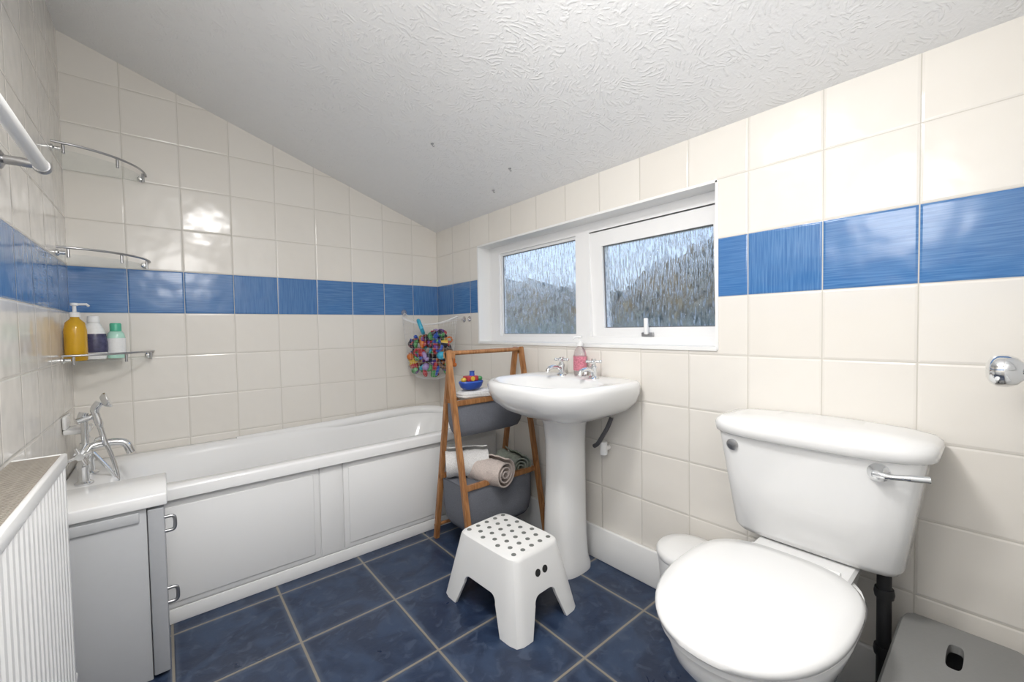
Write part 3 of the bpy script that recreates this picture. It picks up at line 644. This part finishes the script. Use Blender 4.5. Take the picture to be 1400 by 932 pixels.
for k,z in enumerate((.07,.19,.34)): lathe("collar_%d"%k,[(0,0),(.019,0),(.021,.012),(.019,.024),(0,.024)],(-.085,-2.358,z),M_black,bp,N=20)
wb=E("waste_bin")
lathe("bin_body",[(0,0),(.078,0),(.082,.008),(.096,.22),(.100,.255),(.100,.262)],(-.130,-1.868,0),M_plast,wb,N=40)
lathe("bin_lid",[(.101,.256),(.104,.262),(.104,.276),(.096,.286),(.06,.294),(0,.297)],(-.130,-1.868,0),M_plast,wb,N=40)
gs=E("plastic_stool"); gx0,gx1,gy0,gy1=-.43,-.035,-2.605,-2.382; gc=((gx0+gx1)/2,(gy0+gy1)/2); GH=.308
def gl(z,e,n=14): return se(gc[0],gc[1],z,(gx1-gx0)/2+e,(gx1-gx0)/2+e,(gy1-gy0)/2+e,n,64)
g=loft("stool_shell",[gl(0,.0),gl(.272,-.003),gl(.298,-.005,12),gl(GH,-.011,11)],M_greypl,gs)
ct=loft("cut",[gl(-.02,-.010),gl(.290,-.020,12)],None); boolean(g,ct)
def slot(cx_,cy_,hx,hy): return loft("cut",[se(cx_,cy_,z,hx,hx,hy,4,32) for z in (.25,.33)],None)
boolean(g,slot(-.172,-2.486,.048,.013))
g.data.materials.clear(); g.data.materials.append(M_greypl)
for p in g.data.polygons: p.use_smooth=True
g.data.set_sharp_from_angle(angle=math.radians(35))
for hx,hy in ((-.215,-1.06),(-.51,-.87),(-.14,-.835)):
    h=E("ceiling_hook"); z=ZC-SL*hx
    lathe("hook_plate",[(0,0),(.007,0),(.007,-.003),(0,-.003)],(hx,hy,z-.0005),M_steel,h,N=14)
    tube("hook_wire",[(hx,hy,z-.002),(hx,hy,z-.008),(hx+.006,hy,z-.012),(hx+.010,hy,z-.008)],.0016,M_steel,h,smooth=True,N=8)

# ------------------------------------------------------------------ outside
def hedge_mat():
    m,nt,bs=newmat("hedge_leaves"); N=NT(nt); tc=N.n("ShaderNodeTexCoord")
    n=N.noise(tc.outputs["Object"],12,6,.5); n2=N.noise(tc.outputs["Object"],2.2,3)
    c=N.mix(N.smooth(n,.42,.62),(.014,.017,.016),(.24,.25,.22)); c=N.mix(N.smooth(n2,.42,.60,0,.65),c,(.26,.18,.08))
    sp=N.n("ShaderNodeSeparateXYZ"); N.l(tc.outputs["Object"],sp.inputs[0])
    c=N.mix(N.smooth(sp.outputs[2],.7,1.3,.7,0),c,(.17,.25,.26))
    N.l(c,bs.inputs["Base Color"]); bs.inputs["Roughness"].default_value=.9; return m
bm=bmesh.new(); rr=random.Random(5); cols=[]
def top_h(y):
    P_=[(-3,1.96),(-.75,1.96),(-.15,1.82),(.45,1.50),(.95,1.46),(1.6,1.58),(2.4,1.78),(6,2.0)]
    for (a,ha),(b_,hb) in zip(P_,P_[1:]):
        if a<=y<=b_: return ha+(hb-ha)*(y-a)/(b_-a)
    return 1.9
NY=260
for i in range(NY+1):
    y=-3+9*i/NY; h=top_h(y)+rr.uniform(-.05,.05)+.03*math.sin(y*9); row=[]
    for j in range(17):
        f=j/16; row.append(bm.verts.new((2.55+.35*f**3+rr.uniform(-.05,.05),y+rr.uniform(-.012,.012),-.6+(h+.6)*f)))
    row.append(bm.verts.new((3.6,y,h-.1))); row.append(bm.verts.new((3.7,y,-.6))); cols.append(row)
for a,b_ in zip(cols,cols[1:]):
    for j in range(len(a)-1): bm.faces.new((a[j],a[j+1],b_[j+1],b_[j]))
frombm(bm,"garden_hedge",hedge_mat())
box("garden_ground",(.3,-8,-.75),(14,10,-.6),P("garden_grass",(.12,.15,.06),.9,var=.4,bscale=5))
# world: clear daytime sky gradient
wd=bpy.data.worlds.new("World"); scene.world=wd; wd.use_nodes=True; nt=wd.node_tree; bg=nt.nodes["Background"]; N=NT(nt)
tc=N.n("ShaderNodeTexCoord"); sp=N.n("ShaderNodeSeparateXYZ"); N.l(tc.outputs["Generated"],sp.inputs[0])
N.l(N.mix(N.smooth(sp.outputs[2],.02,.55),(.68,.80,.96),(.28,.47,.86)),bg.inputs[0]); bg.inputs[1].default_value=1.4
sn=bpy.data.lights.new("sun",'SUN'); sn.energy=3.0; sn.angle=.01; so=bpy.data.objects.new("sun",sn); col.objects.link(so); so.rotation_euler=(math.radians(50),0,math.radians(-70))

# ------------------------------------------------------------------ camera
cd=bpy.data.cameras.new("camera"); co=bpy.data.objects.new("camera",cd); col.objects.link(co)
cd.sensor_width=36; cd.lens=566.7/1400*36; cd.clip_start=.02
R=Matrix.Rotation(math.radians(-39.98),3,'Z')@Matrix.Rotation(math.radians(90-1.83),3,'X')@Matrix.Rotation(math.radians(-.95),3,'Z')
co.matrix_world=Matrix.Translation((-1.466,-2.548,1.04))@R.to_4x4()
scene.camera=co
